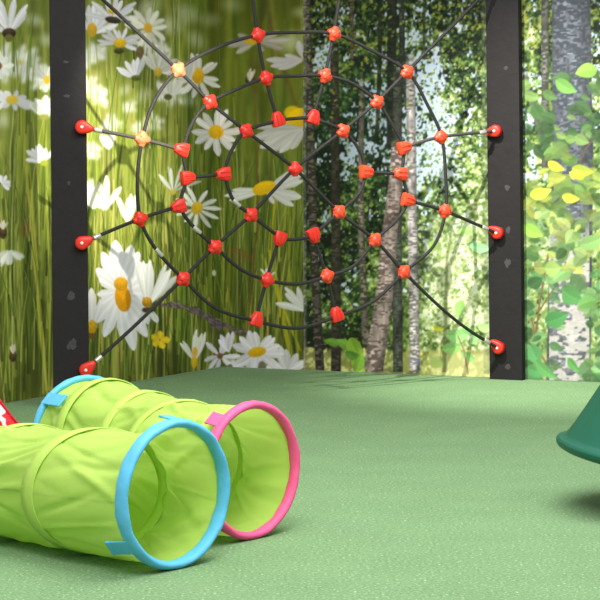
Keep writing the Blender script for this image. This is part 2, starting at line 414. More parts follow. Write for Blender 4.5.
    for (x, y, h) in ((3, 232, 7), (13, 356, 6)):
        ell(x, y, 4, h, (132, 104, 64), 0, tex=.5); daisy(x, y-2, 9, 5, 3, (214, 206, 186), None, arc=(-120, -60), seed=6)
    daisy(9, 250, 16, 7, 6, B, None, arc=(20, 160), soft=3, seed=8)
    # between the post and the corner
    daisy(93, 34, 30, 7, 8, W, (5, 7, 0), (226, 180, 50), arc=(-140, -20), soft=1.3, seed=7, off=(-1, -4))
    daisy(113, 20, 27, 9, 6.5, W, (5, 3, 0), (230, 190, 50), .9, arc=(-178, 2), seed=8, off=(0, -9)); ell(113, 20, 8, 3.5, (84, 72, 48), 10, tex=.4)
    daisy(120, 43, 21, 12, 5.5, W, (6.5, 4.5, 0), (248, 200, 40), .72, 0, .9, arc=(-200, 40), seed=9); ell(119, 51, 5, 3, (98, 96, 50), tex=.4)
    daisy(148, 28, 21, 12, 7, (220, 220, 206), (4, 5, 0), (222, 172, 50), 1, 0, 2.2, seed=10)
    daisy(136, 78, 20, 7, 6, W, None, arc=(-170, -50), seed=11, soft=1); ell(136, 78, 5, 3, (110, 124, 60), tex=.3)
    daisy(158, 72, 22, 9, 6.5, (220, 220, 210), (4, 4.5, 0), (216, 186, 70), arc=(-160, 10), soft=1.5, seed=12)
    ell(140, 52, 4, 6, (104, 88, 56), 0, .9, 1.2)
    daisy(198, 76, 24, 12, 7.5, (226, 224, 216), (6, 8, 0), (244, 190, 34), .95, 10, 1.1, seed=13)
    daisy(170, 97, 18, 8, 6.5, (220, 220, 210), None, arc=(-150, -20), soft=1.4, seed=14); ell(168, 97, 4, 3, (96, 92, 50), soft=1.2)
    daisy(216, 132, 25, 12, 8.5, (228, 226, 222), (7.5, 7, 0), (248, 198, 24), .92, 0, .9, seed=15)
    daisy(186, 82, 20, 6, 7, (220, 218, 210), None, arc=(-140, -60), soft=1.6, seed=44)
    daisy(173, 192, 26, 7, 4.2, (214, 220, 210), (3, 3, 0), (206, 190, 80), arc=(-150, -20), soft=1, seed=16)
    daisy(197, 208, 22, 11, 5.2, (232, 234, 228), (5.5, 6.5, 20), (248, 204, 50), 1, 0, .8, seed=17)
    for a, L, w_ in ((-178, 12, 7), ): petal(108, 205, a, L, w_, W, 1.4)
    for (x, y, L) in ((105, 212, 34), (128, 224, 28), (109, 150, 18), (94, 210, 20)): daisy(x, y, L, 5, 7, (238, 238, 226), None, arc=(-130, -60), soft=1.6, seed=int(x))
    # upper right of the meadow: grey white, soft
    daisy(257, 42, 34, 9, 8, (168, 164, 152), None, None, .28, -4, 2, seed=18, arc=(0, 360)); ell(252, 41, 7, 3.5, (200, 160, 20), -4, soft=2)
    for a, L, w_ in ((176, 38, 7), (165, 34, 7), (156, 27, 6), (190, 20, 6), (-112, 20, 8), (-70, 20, 8)): petal(304, 60, a, L, w_, (184, 180, 180), 1, bend=.08)
    ell(250, 80, 5, 5, (92, 84, 48), 0, .9, 1.2, .4); daisy(250, 82, 12, 5, 3.5, (196, 190, 170), None, arc=(-120, -60), seed=19)
    ell(298, 120, 14, 11, (232, 188, 8), -35, tex=.15); ell(292, 112, 8, 6, (232, 188, 8), -10, .8, 2)
    for a, L, w_, c in ((172, 54, 10, G), (160, 50, 12, (198, 196, 192)), (150, 42, 11, G), (184, 50, 8, (178, 176, 172)), (140, 36, 9, (200, 198, 196)), (128, 26, 8, G)): petal(306, 128, a, L, w_, c, 1, bend=-.05)
    for a, L, w_ in ((-14, 38, 8), (-32, 36, 9), (-24, 42, 8), (12, 36, 10), (30, 32, 7), (172, 42, 6), (164, 38, 6), (180, 34, 5), (60, 16, 5)): petal(266, 190, a, L, w_, (206, 206, 206) if abs(a) < 90 else (222, 224, 220), .9)
    ell(264, 188, 12, 6.5, (246, 196, 20), -18, tex=.12)
    daisy(306, 312, 30, 5, 7, (214, 216, 214), None, arc=(-170, -100), seed=20)
    ell(268, 274, 4, 5, (140, 130, 80), 0, tex=.3); daisy(268, 278, 11, 5, 3.4, (226, 222, 206), None, arc=(-140, -40), seed=21)
    ell(214, 273, 2, 3, (214, 206, 190)); ell(19+190, 300, 1.5, 3, (170, 150, 60))
    # the very large pair by the post
    for a, L, w_ in ((-98, 52, 15), (-80, 48, 13), (-66, 44, 12), (-118, 44, 12), (-134, 34, 12), (-150, 26, 10), (172, 24, 9), (150, 28, 10), (128, 40, 11), (108, 48, 12), (88, 46, 11), (76, 60, 13), (62, 52, 12), (46, 40, 10), (28, 32, 10), (6, 26, 10), (-20, 30, 11), (-44, 40, 12)):
        petal(121, 292, a, L, w_, (230, 230, 238), .8, bend=.05*math.sin(a))
    ell(123, 298, 8, 14, (242, 168, 20), -8, tex=.18); ell(121, 284, 7, 7, (240, 176, 30), 0, tex=.2)
    daisy(148, 306, 44, 10, 8, (234, 236, 238), None, arc=(-112, -42), seed=22, jit=.1); daisy(148, 306, 18, 6, 7, W, None, arc=(60, 130), seed=23)
    ell(147, 302, 5, 5, (232, 172, 40), 0, tex=.3); ell(148, 310, 6, 3, (110, 84, 40), 0, tex=.4)
    petal(92, 328, -91, 40, 10, (232, 230, 232)); petal(92, 328, -70, 28, 8, W); petal(92, 328, -112, 24, 7, W); ell(92, 327, 4.5, 7, (236, 184, 30), 0, tex=.2); ell(92, 336, 4, 3, (110, 80, 40))
    daisy(160, 340, 9, 5, 8, (240, 206, 40), None, seed=24, jit=.1)
    # purple seed heads
    for P in (bez((162, 305), (185, 303), (205, 316)), bez((196, 308), (225, 330), (250, 334)), bez((205, 316), (215, 325), (220, 328))):
        stroke(P, 1.8, 1.8, (96, 84, 90), .9)
        for i in range(70):
            t = R.random(); k = min(5, int(t*6)); p, q = P[k], P[k+1]; f = R.random()
            ell(p[0]+(q[0]-p[0])*f+R.gauss(0, 1), p[1]+(q[1]-p[1])*f+R.gauss(0, 1.7), 1.6, .8, R.choice([(112, 96, 110), (140, 120, 128), (84, 70, 74)]), 30)
    # bottom row
    daisy(194, 362, 28, 6, 5, (228, 228, 220), (3, 6, 0), arc=(-125, -55), seed=25); ell(195, 352, 2.5, 5, (232, 180, 60))
    daisy(220, 356, 18, 8, 6, W, (3, 3, 0), (140, 96, 60), seed=26); daisy(229, 353, 20, 5, 6, W, None, arc=(-130, -70), seed=27)
    daisy(287, 372, 24, 8, 9, W, None, arc=(-178, -5), seed=28); daisy(250, 374, 22, 6, 8, (222, 222, 224), None, arc=(-180, 0), seed=29)
    daisy(257, 352, 27, 13, 9.5, (232, 230, 238), (9, 5, -12), (240, 190, 20), .85, -8, .8, seed=30)
    ell(262, 367, 4, 6, (76, 70, 36), 0, .7, 1); ell(230, 368, 3, 4, (90, 76, 40), 0, .8, 1)
    # continuation outside the frame
    for i in range(40):
        x = R.uniform(CX0, -20); y = R.uniform(-20, 370)
        stroke([(x+2, y), (x+6, y+140)], 2.2, 2.5, (170, 178, 70), .9, 1)
        if i % 2: daisy(x, y, R.uniform(14, 26), 13, 6, W, (5, 4, 0), sq=R.uniform(.5, 1), seed=i)
meadow()

# ---- woodland (right of the seam)
clipx[:] = [302.9, CX1]
def woodland():
    global IMG
    keep = IMG.copy()
    F = vn(2.2, 2.2, 11)*.30+vn(4, 4, 12)*.30+vn(9, 9, 13)*.25+vn(30, 30, 14)*.25
    F = (F-F.mean())/F.std()
    K = vn(2.0, 2.6, 21)*.5+vn(5, 5, 22)*.5+vn(14, 14, 23)*.3; K = (K-K.mean())/K.std()
    big = vn(45, 45, 31)-.5
    light = -.95 + ss(180, 300, GY)*.95 + ss(415, 445, GX)*ss(40, 160, GY)*1.15 + gau(458, 300, 40, 80)*1.2 - gau(340, 130, 40, 60)*.5 + gau(440, 35, 40, 40)*.35 + gau(352, 20, 35, 30)*.3 + big*1.0 \
            + ss(520, 530, GX)*.5 - ss(360, 330, GX)*ss(345, 300, GY)*.2 + gau(535, 25, 16, 60)*.5 + gau(350, 290, 30, 40)*.35
    v = F + light
    A = np.zeros_like(IMG); A[:] = (14, 24, 16)
    A = mixc(A, (34, 54, 28), ss(-1.6, -.8, v))
    A = mixc(A, (66, 92, 40), ss(-.5, .2, v))
    A = mixc(A, (108, 130, 62), ss(.3, 1.0, v))
    A = mixc(A, (152, 170, 108), ss(1.1, 1.9, v))
    A = mixc(A, (222, 228, 198), ss(1.9, 2.8, v))
    # bluish green haze in the dark part
    A = mixc(A, (36, 72, 60), np.clip(gau(365, 110, 60, 60), 0, 1)*.35*(v < .3))
    # olive gold in the crowns
    A = mixc(A, (140, 132, 52), ss(60, 10, GY)*ss(.2, 1, F)*.5)
    # sky gaps
    sky = gau(438, 130, 18, 46)*1.9 + gau(420, 60, 22, 40)*1.3 + gau(385, 120, 34, 36)*1.05 + gau(322, 62, 9, 18)*1.9 + gau(345, 148, 20, 22)*.9 + gau(408, 175, 18, 30)*1.2 + gau(590, 90, 14, 60)*.7 + gau(530, 120, 12, 60)*.8 + gau(425, 215, 10, 20)*.6
    sm = ss(.55, 1.25, K*.55+sky)
    A = mixc(A, (186, 202, 222), sm*.92)
    # pale glade, lower right
    gl = np.clip(gau(455, 270, 42, 55), 0, 1)
    A = mixc(A, (184, 200, 150), gl*.5); A = mixc(A, (234, 238, 222), ss(.0, 1.0, K)*gl*.75)
    A = mixc(A, (222, 226, 160), ss(250, 330, GY)*ss(425, 445, GX)*ss(350, 330, GY)*.55*ss(-.4, .8, K))
    # dark undergrowth and grass strip
    ug = ss(322, 334, GY+big*16)*ss(360, 350, GY)*ss(400, 375, GX)
    A = mixc(A, (26, 34, 18), ug*.9)
    ug2 = ss(300, 325, GY)*ss(352, 335, GY)*ss(375, 400, GX)*ss(440, 415, GX); A = mixc(A, (60, 84, 34), ug2*.5)
    gr = ss(347, 352, GY+K*1.2)
    A = mixc(A, (158, 162, 96), gr*.85); A = mixc(A, (214, 210, 140), gr*ss(.2, 1.2, K)*.8); A = mixc(A, (112, 116, 52), gr*ss(.2, -1, K)*.6)
    A = mixc(A, (232, 228, 170), ss(350, 356, GY)*ss(425, 440, GX)*.5)
    rb = ss(522, 526, GX)*ss(170, 230, GY); A = mixc(A, (92, 128, 74), rb*(.45+.25*np.clip(K, -1, 1)))
    m = (GX > 303.3).astype(float)[..., None]
    IMG = keep*(1-m)+A*m
    R = random.Random(5)
    # sprays of small leaves for crisp texture
    for i in range(9000):
        x = R.uniform(303, CX1); y = R.uniform(-190, 345)
        if 424 < x < 495 and y > 60: cols = [(128, 154, 96), (176, 192, 140), (84, 118, 64), (206, 216, 180), (104, 136, 84)]
        elif y < 80: cols = [(112, 122, 44), (150, 150, 62), (30, 44, 20), (22, 32, 16), (84, 104, 40)]
        elif y < 200: cols = [(28, 60, 40), (50, 84, 42), (24, 40, 26), (96, 128, 60), (18, 30, 20)]
        else: cols = [(84, 114, 44), (128, 150, 66), (40, 60, 28), (166, 182, 104), (28, 40, 22)]
        leaf(x, y, R.uniform(1.8, 4.5), R.uniform(1.3, 2.8), R.uniform(0, 360), R.choice(cols), .8, False, .75)
    def trunk(P, w0, w1, col, dark, blot=.5, soft=1, seed=0, al=1):
        xs = [p[0] for p in P]; ys = [p[1] for p in P]; pad = max(w0, w1)+2
        sl = win(min(xs)-pad, min(ys)-pad, max(xs)+pad, max(ys)+pad); X, Y = GX[sl], GY[sl]
        o = np.argsort(ys); ysn = np.array(ys)[o]; xc = np.interp(Y, ysn, np.array(xs)[o]); tt = (Y-ysn[0])/(ysn[-1]-ysn[0])
        ww = w0+(w1-w0)*tt; u = (X-xc)/ww*2
        n1 = vn(3.5, 1.5, 50+seed)[sl]; n2 = vn(2, 4, 60+seed)[sl]; n3 = vn(8, 12, 70+seed)[sl]
        c = np.array(col, float)[None, None]*(.72+.36*n2[..., None]+.28*(n3[..., None]-.5)*2)
        c = c*(1-.28*np.clip(u, -1, 1)[..., None]**2 - .10*u[..., None])
        b = ss(1-blot, 1-blot+.25, ((n1*.6+n3*.4)-.5)*1.9+.5)
        c = c*(1-b[..., None]*.75)+np.array(dark, float)*b[..., None]*.75
        m_ = np.clip((1-np.abs(u))*ww/2/soft+.5, 0, 1)*ss(ysn[0], ysn[0]+45, Y+(n3-.5)*40)*(Y <= ysn[-1])*al
        put(sl, m_, np.clip(c, 0, 255))
    trunk([(307, -200), (307, 0), (310, 120), (314, 250), (320, 371)], 6, 9, (112, 102, 94), (30, 30, 26), .62, 1, 1)
    trunk([(304.5, -200), (305, 372)], 4, 3, (190, 184, 170), (90, 84, 70), .4, 1, 2, .5)
    trunk([(334, 20), (336, 240), (336, 372)], 8, 10, (74, 70, 58), (30, 32, 24), .5, 1, 3)
    trunk([(351, -200), (352, 60)], 5, 4, (118, 96, 70), (50, 40, 30), .5, 1, 4, .8)
    trunk([(362, 60), (361, 140), (361, 230), (366, 345)], 5, 7, (134, 124, 112), (50, 50, 40), .5, 1, 5)
    trunk([(391, -200), (392, 0), (391, 150)], 10, 9, (40, 46, 38), (20, 26, 20), .5, 1.4, 6)
    trunk([(379, -200), (380, 50), (377, 140)], 5, 4, (36, 42, 30), (20, 24, 18), .5, 1, 7, .8)
    trunk([(398, 40), (397, 200), (398, 372)], 9, 10, (78, 84, 74), (38, 42, 34), .5, 1, 8)
    trunk([(398, 130), (397, 170), (390, 230), (385, 290), (373, 372)], 12, 20, (176, 160, 154), (72, 60, 56), .52, 1, 9)
    trunk([(401, -200), (402, 60), (409, 110)], 4, 6, (60, 70, 60), (30, 36, 26), .5, 1, 10)
    trunk([(410, 40), (412, 200), (415, 373)], 9, 10, (196, 190, 190), (84, 82, 80), .48, 1, 11)
    trunk([(425, -200), (424, 60)], 3, 3, (50, 60, 40), (30, 36, 26), .5, 1, 12, .8)
    trunk([(456, 200), (447, 260), (444, 372)], 2, 4, (120, 128, 70), (80, 90, 50), .5, 1.4, 13, .6)
    trunk([(484, -200), (485, 200), (487, 374)], 6, 6, (120, 136, 100), (90, 100, 70), .4, 2, 14, .4)
    # leaves in front of the upper trunks
    for i in range(900):
        x = R.uniform(303, 490); y = 230*R.random()**1.2-60
        if 384 < x < 420 and R.random() < .5: continue
        leaf(x, y, R.uniform(2, 5), R.uniform(1.5, 3), R.uniform(0, 360), R.choice([(96, 116, 44), (40, 60, 30), (134, 142, 60), (30, 50, 30), (66, 96, 48)]), .8, False, .85)
    # bottom plants left of the post
    for (x, y, L, W_, a, c) in ((352, 350, 20, 10, -150, (104, 146, 54)), (350, 338, 26, 15, 60, (128, 168, 56)), (345, 352, 24, 9, 20, (86, 134, 50)), (352, 360, 18, 9, 40, (140, 178, 70)),
                                (338, 345, 14, 8, 200, (96, 140, 50)), (355, 372, 20, 10, -70, (120, 164, 60)),
                                (446, 335, 26, 13, -5, (148, 200, 124)), (442, 349, 22, 11, -12, (140, 190, 108)), (462, 352, 16, 8, 30, (134, 186, 112)), (478, 326, 16, 9, 10, (176, 214, 140)), (475, 334, 16, 8, -160, (130, 188, 110)), (432, 327, 12, 5, 10, (200, 200, 60)),
                                (430, 365, 14, 9, -20, (166, 160, 84)), (470, 344, 14, 7, -50, (150, 200, 130)), (462, 300, 20, 10, 100, (150, 200, 110)), (475, 230, 18, 9, 170, (160, 206, 120)), (470, 245, 22, 10, 10, (150, 214, 150)), (438, 240, 16, 10, 120, (140, 176, 90))):
        leaf(x, y, L, W_, a, c)
    stroke([(468, 374), (464, 350), (458, 336)], 1.4, 1.2, (150, 110, 90)); stroke([(408, 358), (420, 362), (408, 366)], 2, 1, (112, 116, 150), .9)
    ell(437, 362, 8, 6, (128, 150, 84), 0, .8, 1.5)
    # right of the post
    trunk([(545, -200), (545, 60), (545, 168)], 8, 7, (104, 106, 100), (44, 46, 40), .5, 1, 15)
    trunk([(522, 60), (529, 90), (542, 140)], 5, 6, (112, 112, 108), (60, 60, 52), .5, 1, 16)
    trunk([(571, -200), (571, 0), (573, 160), (568, 384)], 36, 44, (104, 110, 122), (48, 54, 60), .6, 1.2, 17)
    sl = win(540, 200, 604, 400); mm = ss(190, 270, GY[sl])*(1-.75*ss(.53, .62, (vn(4, 2.2, 91)*.5+vn(9, 7, 92)*.5)[sl]))*(np.abs(GX[sl]-569) < 20); IMG[sl] = IMG[sl]*(1-mm[..., None]*.62)+np.array((246, 236, 230.))*mm[..., None]*.62
    stroke([(600, 130), (585, 150), (575, 175)], 2, 1.4, (88, 74, 58)); stroke([(548, 255), (540, 300), (534, 350)], 2, 2, (112, 86, 60)); stroke([(540, 310), (556, 285), (566, 262)], 1.6, 1.2, (112, 90, 60))
    stroke([(532, 320), (538, 350), (560, 385)], 2, 2, (120, 100, 70))
    for i in range(560):
        y = 75+320*R.random()**.7; x = R.uniform(522, 612) if i < 420 else R.uniform(600, 740)
        if 545 < x < 590 and 290 < y: 
            if R.random() < .8 or x > 562: continue
        if x > 555 and y < 125 and R.random() < .4: continue
        if y < 150: c = R.choice([(84, 128, 62), (66, 108, 56), (120, 158, 76), (58, 96, 52)])
        elif y < 210: c = R.choice([(176, 186, 66), (140, 166, 66), (110, 150, 64), (84, 128, 56), (96, 138, 60)])
        elif y < 270: c = R.choice([(128, 172, 84), (154, 196, 108), (96, 152, 72), (178, 212, 120), (196, 214, 100)])
        else: c = R.choice([(104, 172, 96), (126, 190, 112), (88, 158, 86), (150, 204, 130), (140, 198, 110)])
        q = R.uniform(.55, .92) if y > 195 else R.uniform(.7, 1); g_ = sum(c)/3; c = [k_*.8+g_*.2 for k_ in c]; l_ = R.uniform(8, 20); leaf(x, y, l_, l_*R.uniform(.5, .85), R.choice([R.uniform(-30, 60), R.uniform(120, 220)]), [min(255, k_*q) for k_ in c], R.uniform(.8, 2), True, R.uniform(.7, 1))
    for (x, y, L, W_, a, c) in ((556, 80, 24, 13, 30, (104, 150, 76)), (597, 70, 22, 15, 170, (128, 170, 76)), (548, 162, 18, 9, 25, (206, 198, 60)), (572, 168, 22, 12, 10, (150, 166, 64)), (562, 196, 18, 10, 10, (176, 178, 66)), (584, 178, 16, 9, 200, (186, 188, 62)),
                                (563, 290, 22, 19, 30, (84, 138, 80)), (545, 322, 24, 17, -20, (78, 136, 80)), (530, 345, 22, 15, 60, (92, 150, 94)), (526, 368, 24, 13, 10, (88, 146, 92)), (535, 360, 30, 10, 40, (98, 154, 92)), (545, 268, 16, 16, 0, (146, 172, 100)), (568, 358, 18, 8, 50, (92, 148, 80)),
                                (596, 300, 20, 14, 160, (104, 150, 84)), (580, 245, 26, 15, -20, (124, 162, 98)), (524, 225, 22, 13, 30, (140, 186, 80)), (530, 195, 22, 12, -15, (196, 206, 70))):
        leaf(x, y, L, W_, a, c)
woodland()
IMG = np.clip(IMG, 0, 255)/255
LIN = np.where(IMG <= .04045, IMG/12.92, ((IMG+.055)/1.055)**2.4)

M_print = print_mat('mural_print')
def mural(name, origin, along, n, s0, s1, z0, z1, label):
    step = .0062; ns, nz = int((s1-s0)/step), int((z1-z0)/step)
    s = np.linspace(s0, s1, ns+1); z = np.linspace(z0, z1, nz+1); SS, ZZ = np.meshgrid(s, z)
    off = .004
    X = origin.x+along.x*SS+n.x*off; Y = origin.y+along.y*SS+n.y*off
    u = X/Y*FPX; v = -(ZZ-CH)/Y*FPX
    dx = u*ca+v*sa; dy = -u*sa+v*ca
    fx = np.clip((dx+300-CX0)*CS-.5, 0, CW-1.01); fy = np.clip((dy+HZ-CY0)*CS-.5, 0, CHH-1.01)
    ix = fx.astype(int); iy = fy.astype(int); tx = (fx-ix)[..., None]; ty = (fy-iy)[..., None]
    c = (LIN[iy, ix]*(1-tx)+LIN[iy, ix+1]*tx)*(1-ty)+(LIN[iy+1, ix]*(1-tx)+LIN[iy+1, ix+1]*tx)*ty
    nv = SS.size; co = np.stack([X.ravel(), Y.ravel(), ZZ.ravel()], 1)
    base = (np.arange(nz)[:, None]*(ns+1)+np.arange(ns)[None]).ravel()
    q = np.stack([base, base+1, base+ns+2, base+ns+1], 1)
    # make the sheet a closed thin panel: back face corners and rim
    me = bpy.data.meshes.new(name); me.vertices.add(nv); me.vertices.foreach_set('co', co.ravel())
    me.loops.add(q.size); me.loops.foreach_set('vertex_index', q.ravel().astype(np.int32))
    me.polygons.add(len(q)); me.polygons.foreach_set('loop_start', np.arange(0, q.size, 4, dtype=np.int32)); me.update(calc_edges=True)
    at_ = me.color_attributes.new('print', 'FLOAT_COLOR', 'POINT')
    at_.data.foreach_set('color', np.concatenate([c.reshape(-1, 3), np.ones((nv, 1))], 1).ravel().astype(np.float32))
    o = link(name, me, M_print)
    if me.polygons[0].normal.dot(n) < 0: me.flip_normals()
    return tag(o, label, 'wall mural')
sx = (on_plane(303.2, 200, corner, bN)-corner).dot(bR)
mural('meadow_mural', corner, lF, lN, .002, 4.6, .004, 2.95, 'printed daisy meadow mural covering the left wall behind the left black post')
mural('meadow_mural', corner, bR, bN, .006, sx-.0005, .004, 2.95, 'narrow daisy meadow mural strip on back wall, between room corner and birch woodland')
mural('woodland_mural', corner, bR, bN, sx+.0005, 4.6, .004, 2.95, 'printed birch woodland mural with green leaves on the back wall')

# ------------------------------------------------------------------ posts, beam
PTH, PHT = .06, 2.86
xL = Vector((math.cos(.06), math.sin(.06), 0)); xR = bR.copy()
fR = Vector((xR.y, -xR.x, 0)); fL = Vector((xL.y, -xL.x, 0))
cL = fl(71.2, 409) - fL*(PTH/2)
wr = on_plane(508.2, 200, corner, bN); cR = Vector((wr.x, wr.y, 0)) + bN*(.014+PTH/2)
AOFF = .036
def on_post(p):
    c, f = (cL, fL) if p[0] < 300 else (cR, fR)
    return on_plane(p[0], p[1], c+f*(PTH/2+AOFF), f)
PL = on_post((82, 243)); PR = on_post((495.5, 233)); PL.z = PR.z = 0
nd = (PR-PL); nd.z = 0; span = nd.length; nd.normalize(); nn = Vector((nd.y, -nd.x, 0))   # nn faces the camera
if nn.y > 0: nn = -nn
R3 = Matrix((nd, -nn, Vector((0, 0, 1)))).transposed()     # local x along the net, y away from the camera
def post(c, label, marks, PWD, xd):
    fn = Vector((xd.y, -xd.x, 0)); Rp = Matrix((xd, -fn, Vector((0, 0, 1)))).transposed()
    t = thing('wooden_post', (c.x, c.y, 0), label, 'post', 'black posts holding the rope net')
    bm = bmesh.new(); box(bm, Vector((0, 0, PHT/2)), PWD, PTH, PHT, Rp, .004)
    # lower a few grain grooves are in the bump; body is the plank itself
    obj('post_body', bm, M_post, t, smooth=False)
    R = random.Random(int(abs(c.x)*100))
    for (px, py, rw, rh) in marks:
        p = on_plane(px, py, c+fn*(PTH/2+.0008), fn)-Vector((c.x, c.y, 0))
        bm = bmesh.new(); K = 14
        vs = [bm.verts.new(p+xd*(rw*math.cos(2*PI*k/K)*R.uniform(.5, 1.1))+Vector((0, 0, rh*math.sin(2*PI*k/K)*R.uniform(.5, 1.1)))) for k in range(K)]
        f = bm.faces.new(vs); r = bmesh.ops.extrude_face_region(bm, geom=[f])
        for v in [g for g in r['geom'] if isinstance(g, bmesh.types.BMVert)]: v.co += fn*.0012
        o = obj('filler_patch', bm, M_patch, t, smooth=False); o['label'] = 'grey scuffed filler patch'
    return t
post(cL, 'black stained wooden post by the daisy wall, left end of the rope net', [(71, 296, .026, .028), (72, 345, .036, .042), (69, 183, .012, .012), (67, 96, .02, .012), (66, 62, .02, .01)], .202, xL)
post(cR, 'black stained wooden post by the woodland wall, right end of the rope net', [(507, 188, .026, .022), (508, 230, .018, .03), (507.5, 263, .024, .036), (508, 367, .022, .026), (506, 68, .02, .016)], .226, xR)
bd = cR-cL; bd.z = 0; bl = bd.length; bd.normalize(); bf = Vector((bd.y, -bd.x, 0))
bc = (cL+cR)/2-bd*.03
t = thing('overhead_beam', Vector((bc.x, bc.y, PHT)), 'black wooden beam across the tops of both posts', 'beam')
bm = bmesh.new(); box(bm, Vector((0, 0, .061)), bl-.10, .06, .12, Matrix((bd, -bf, Vector((0, 0, 1)))).transposed(), .004); obj('beam_body', bm, M_post, t, smooth=False)

# ------------------------------------------------------------------ rope net
NO = 0       # the net hangs this far in front of the faces of the posts
np0 = PL+nn*NO
def NP(p, off=0): return on_plane(p[0], p[1], np0+nn*off, nn)
mid = (PL+PR)/2+nn*NO
net = thing('climbing_net', (mid.x, mid.y, 0), 'black spider web rope climbing net with red connectors between the two black posts', 'climbing net')
O = Vector((mid.x, mid.y, 0))
A = dict(A1=(178, 70), A2=(258, 35), A3=(334, 34), A4=(407, 72), A5=(441, 137), A6=(445, 211), A7=(404, 272), A8=(337, 316), A9=(256, 321), A10=(183, 279), A11=(140, 219), A12=(142, 139),
         B1=(210, 102), B2=(266, 78), B3=(325, 76), B4=(377, 102), B5=(403, 148), Bm=(402, 174), B6=(407, 200), B7=(375, 240), B8=(327, 276), B9=(267, 280), B10=(215, 247), B11=(180, 206), Bn=(186, 178), B12=(183, 150),
         C1=(246, 131), C2=(278, 121), C3=(313, 119), C4=(343, 131), C5=(365, 172), C7=(339, 212), C8=(313, 234), C9=(280, 237), C10=(251, 215), C11=(225, 174), CC=(295, 169))
LA = [(82, 127), (82, 243), (86, 370)]; RA = [(495, 131), (497, 233), (498, 348)]
TLc = (84, -18); TRc = (495.5, -17)
def seq(keys, **mid_): return [A[k] if isinstance(k, str) else k for k in keys]
ropes = [
 (['A1', (216, 48), 'A2', (296, 32.5), 'A3', (372, 51), 'A4', (427, 105), 'A5', (445, 175), 'A6', (433, 246), 'A7', (373, 301), 'A8', (297, 328), 'A9', (215, 308), 'A10', (156, 250), 'A11', (137, 180), 'A12', (154, 101)], True),
 (['B1', (237, 89), 'B2', (296, 76), 'B3', (353, 84), 'B4', (392, 125), 'B5', 'Bm', 'B6', (397, 219), 'B7', (353, 266), 'B8', (297, 284), 'B9', (240, 269), 'B10', (195, 229), 'B11', 'Bn', 'B12', (193, 121)], True),
 (['C1', 'C2', (296, 118.5), 'C3', 'C4', (359, 151), 'C5', (358, 194), 'C7', 'C8', (297, 239), 'C9', 'C10', (233, 200), 'C11', (231, 151)], True),
 ([TLc, 'A1', 'B1', 'C1', 'CC', 'C7', 'B7', 'A7', (439, 306), (468, 329.5), RA[2]], False),
 ([TRc, 'A4', 'B4', 'C4', 'CC', 'C10', 'B10', 'A10', (135, 326), LA[2]], False),
 ([LA[0], 'A12', 'B12'], False), ([LA[1], 'A11', 'B11'], False), ([RA[0], 'A5', 'B5'], False), ([RA[1], 'A6', 'B6'], False),
 ([(247.5, -46), 'A2', 'B2', 'C2'], False), ([(346, -40), 'A3', 'B3', 'C3'], False),
 (['C9', 'B9', 'A9'], False), (['C8', 'B8', 'A8'], False), (['Bn', 'C11'], False), (['Bm', 'C5'], False)]
RR = .0108
for i, (ks, closed) in enumerate(ropes):
    P = [(on_post(p) if (isinstance(p, tuple) and p in LA+RA+[TLc, TRc]) else NP(p))-O for p in [A[k] if isinstance(k, str) else k for k in ks]]
    # crossing ropes pass a rope's width in front of each other
    lay = .006 if i < 3 else -.006
    P = [p+nn*lay for p in P]
    if i == 3: P = [p+nn*.006 for p in P]
    pts = catmull(P, closed, 8)
    bm = bmesh.new(); sweep(bm, pts, RR, 10, closed)
    obj('rope', bm, M_rope if i not in (5, 7) else M_rope_lit, net)
# connectors
def cross_mesh():
    bm = bmesh.new()
    for ax in range(2):
        b = bmesh.new(); lathe(b, [(0, -.046), (.015, -.046), (.017, -.043), (.024, -.030), (.024, .030), (.017, .043), (.015, .046), (0, .046)], 20)
        b.transform(Matrix.Rotation(PI/2, 4, 'Y') if ax == 0 else Matrix.Rotation(PI/2, 4, 'X'))
        me = bpy.data.meshes.new('t'); b.to_mesh(me); b.free(); bm.from_mesh(me); bpy.data.meshes.remove(me)
    b = bmesh.new(); lathe(b, [(0, -.034), (.014, -.033), (.027, -.027), (.037, -.014), (.0405, -.003), (.0405, .003), (.037, .014), (.027, .027), (.014, .033), (0, .034)], 28)
    me = bpy.data.meshes.new('t'); b.to_mesh(me); b.free(); bm.from_mesh(me); bpy.data.meshes.remove(me)
    # clamp seam and two shallow fins across the front and back
    for s in (-1, 1):
        box(bm, Vector((0, 0, s*.024)), .054, .010, .022, Matrix.Rotation(math.radians(55), 3, 'Z'), .004)
    me = bpy.data.meshes.new('connector'); bmesh.ops.recalc_face_normals(bm, faces=bm.faces[:]); bm.to_mesh(me); bm.free()
    me.polygons.foreach_set('use_smooth', [True]*len(me.polygons)); return me
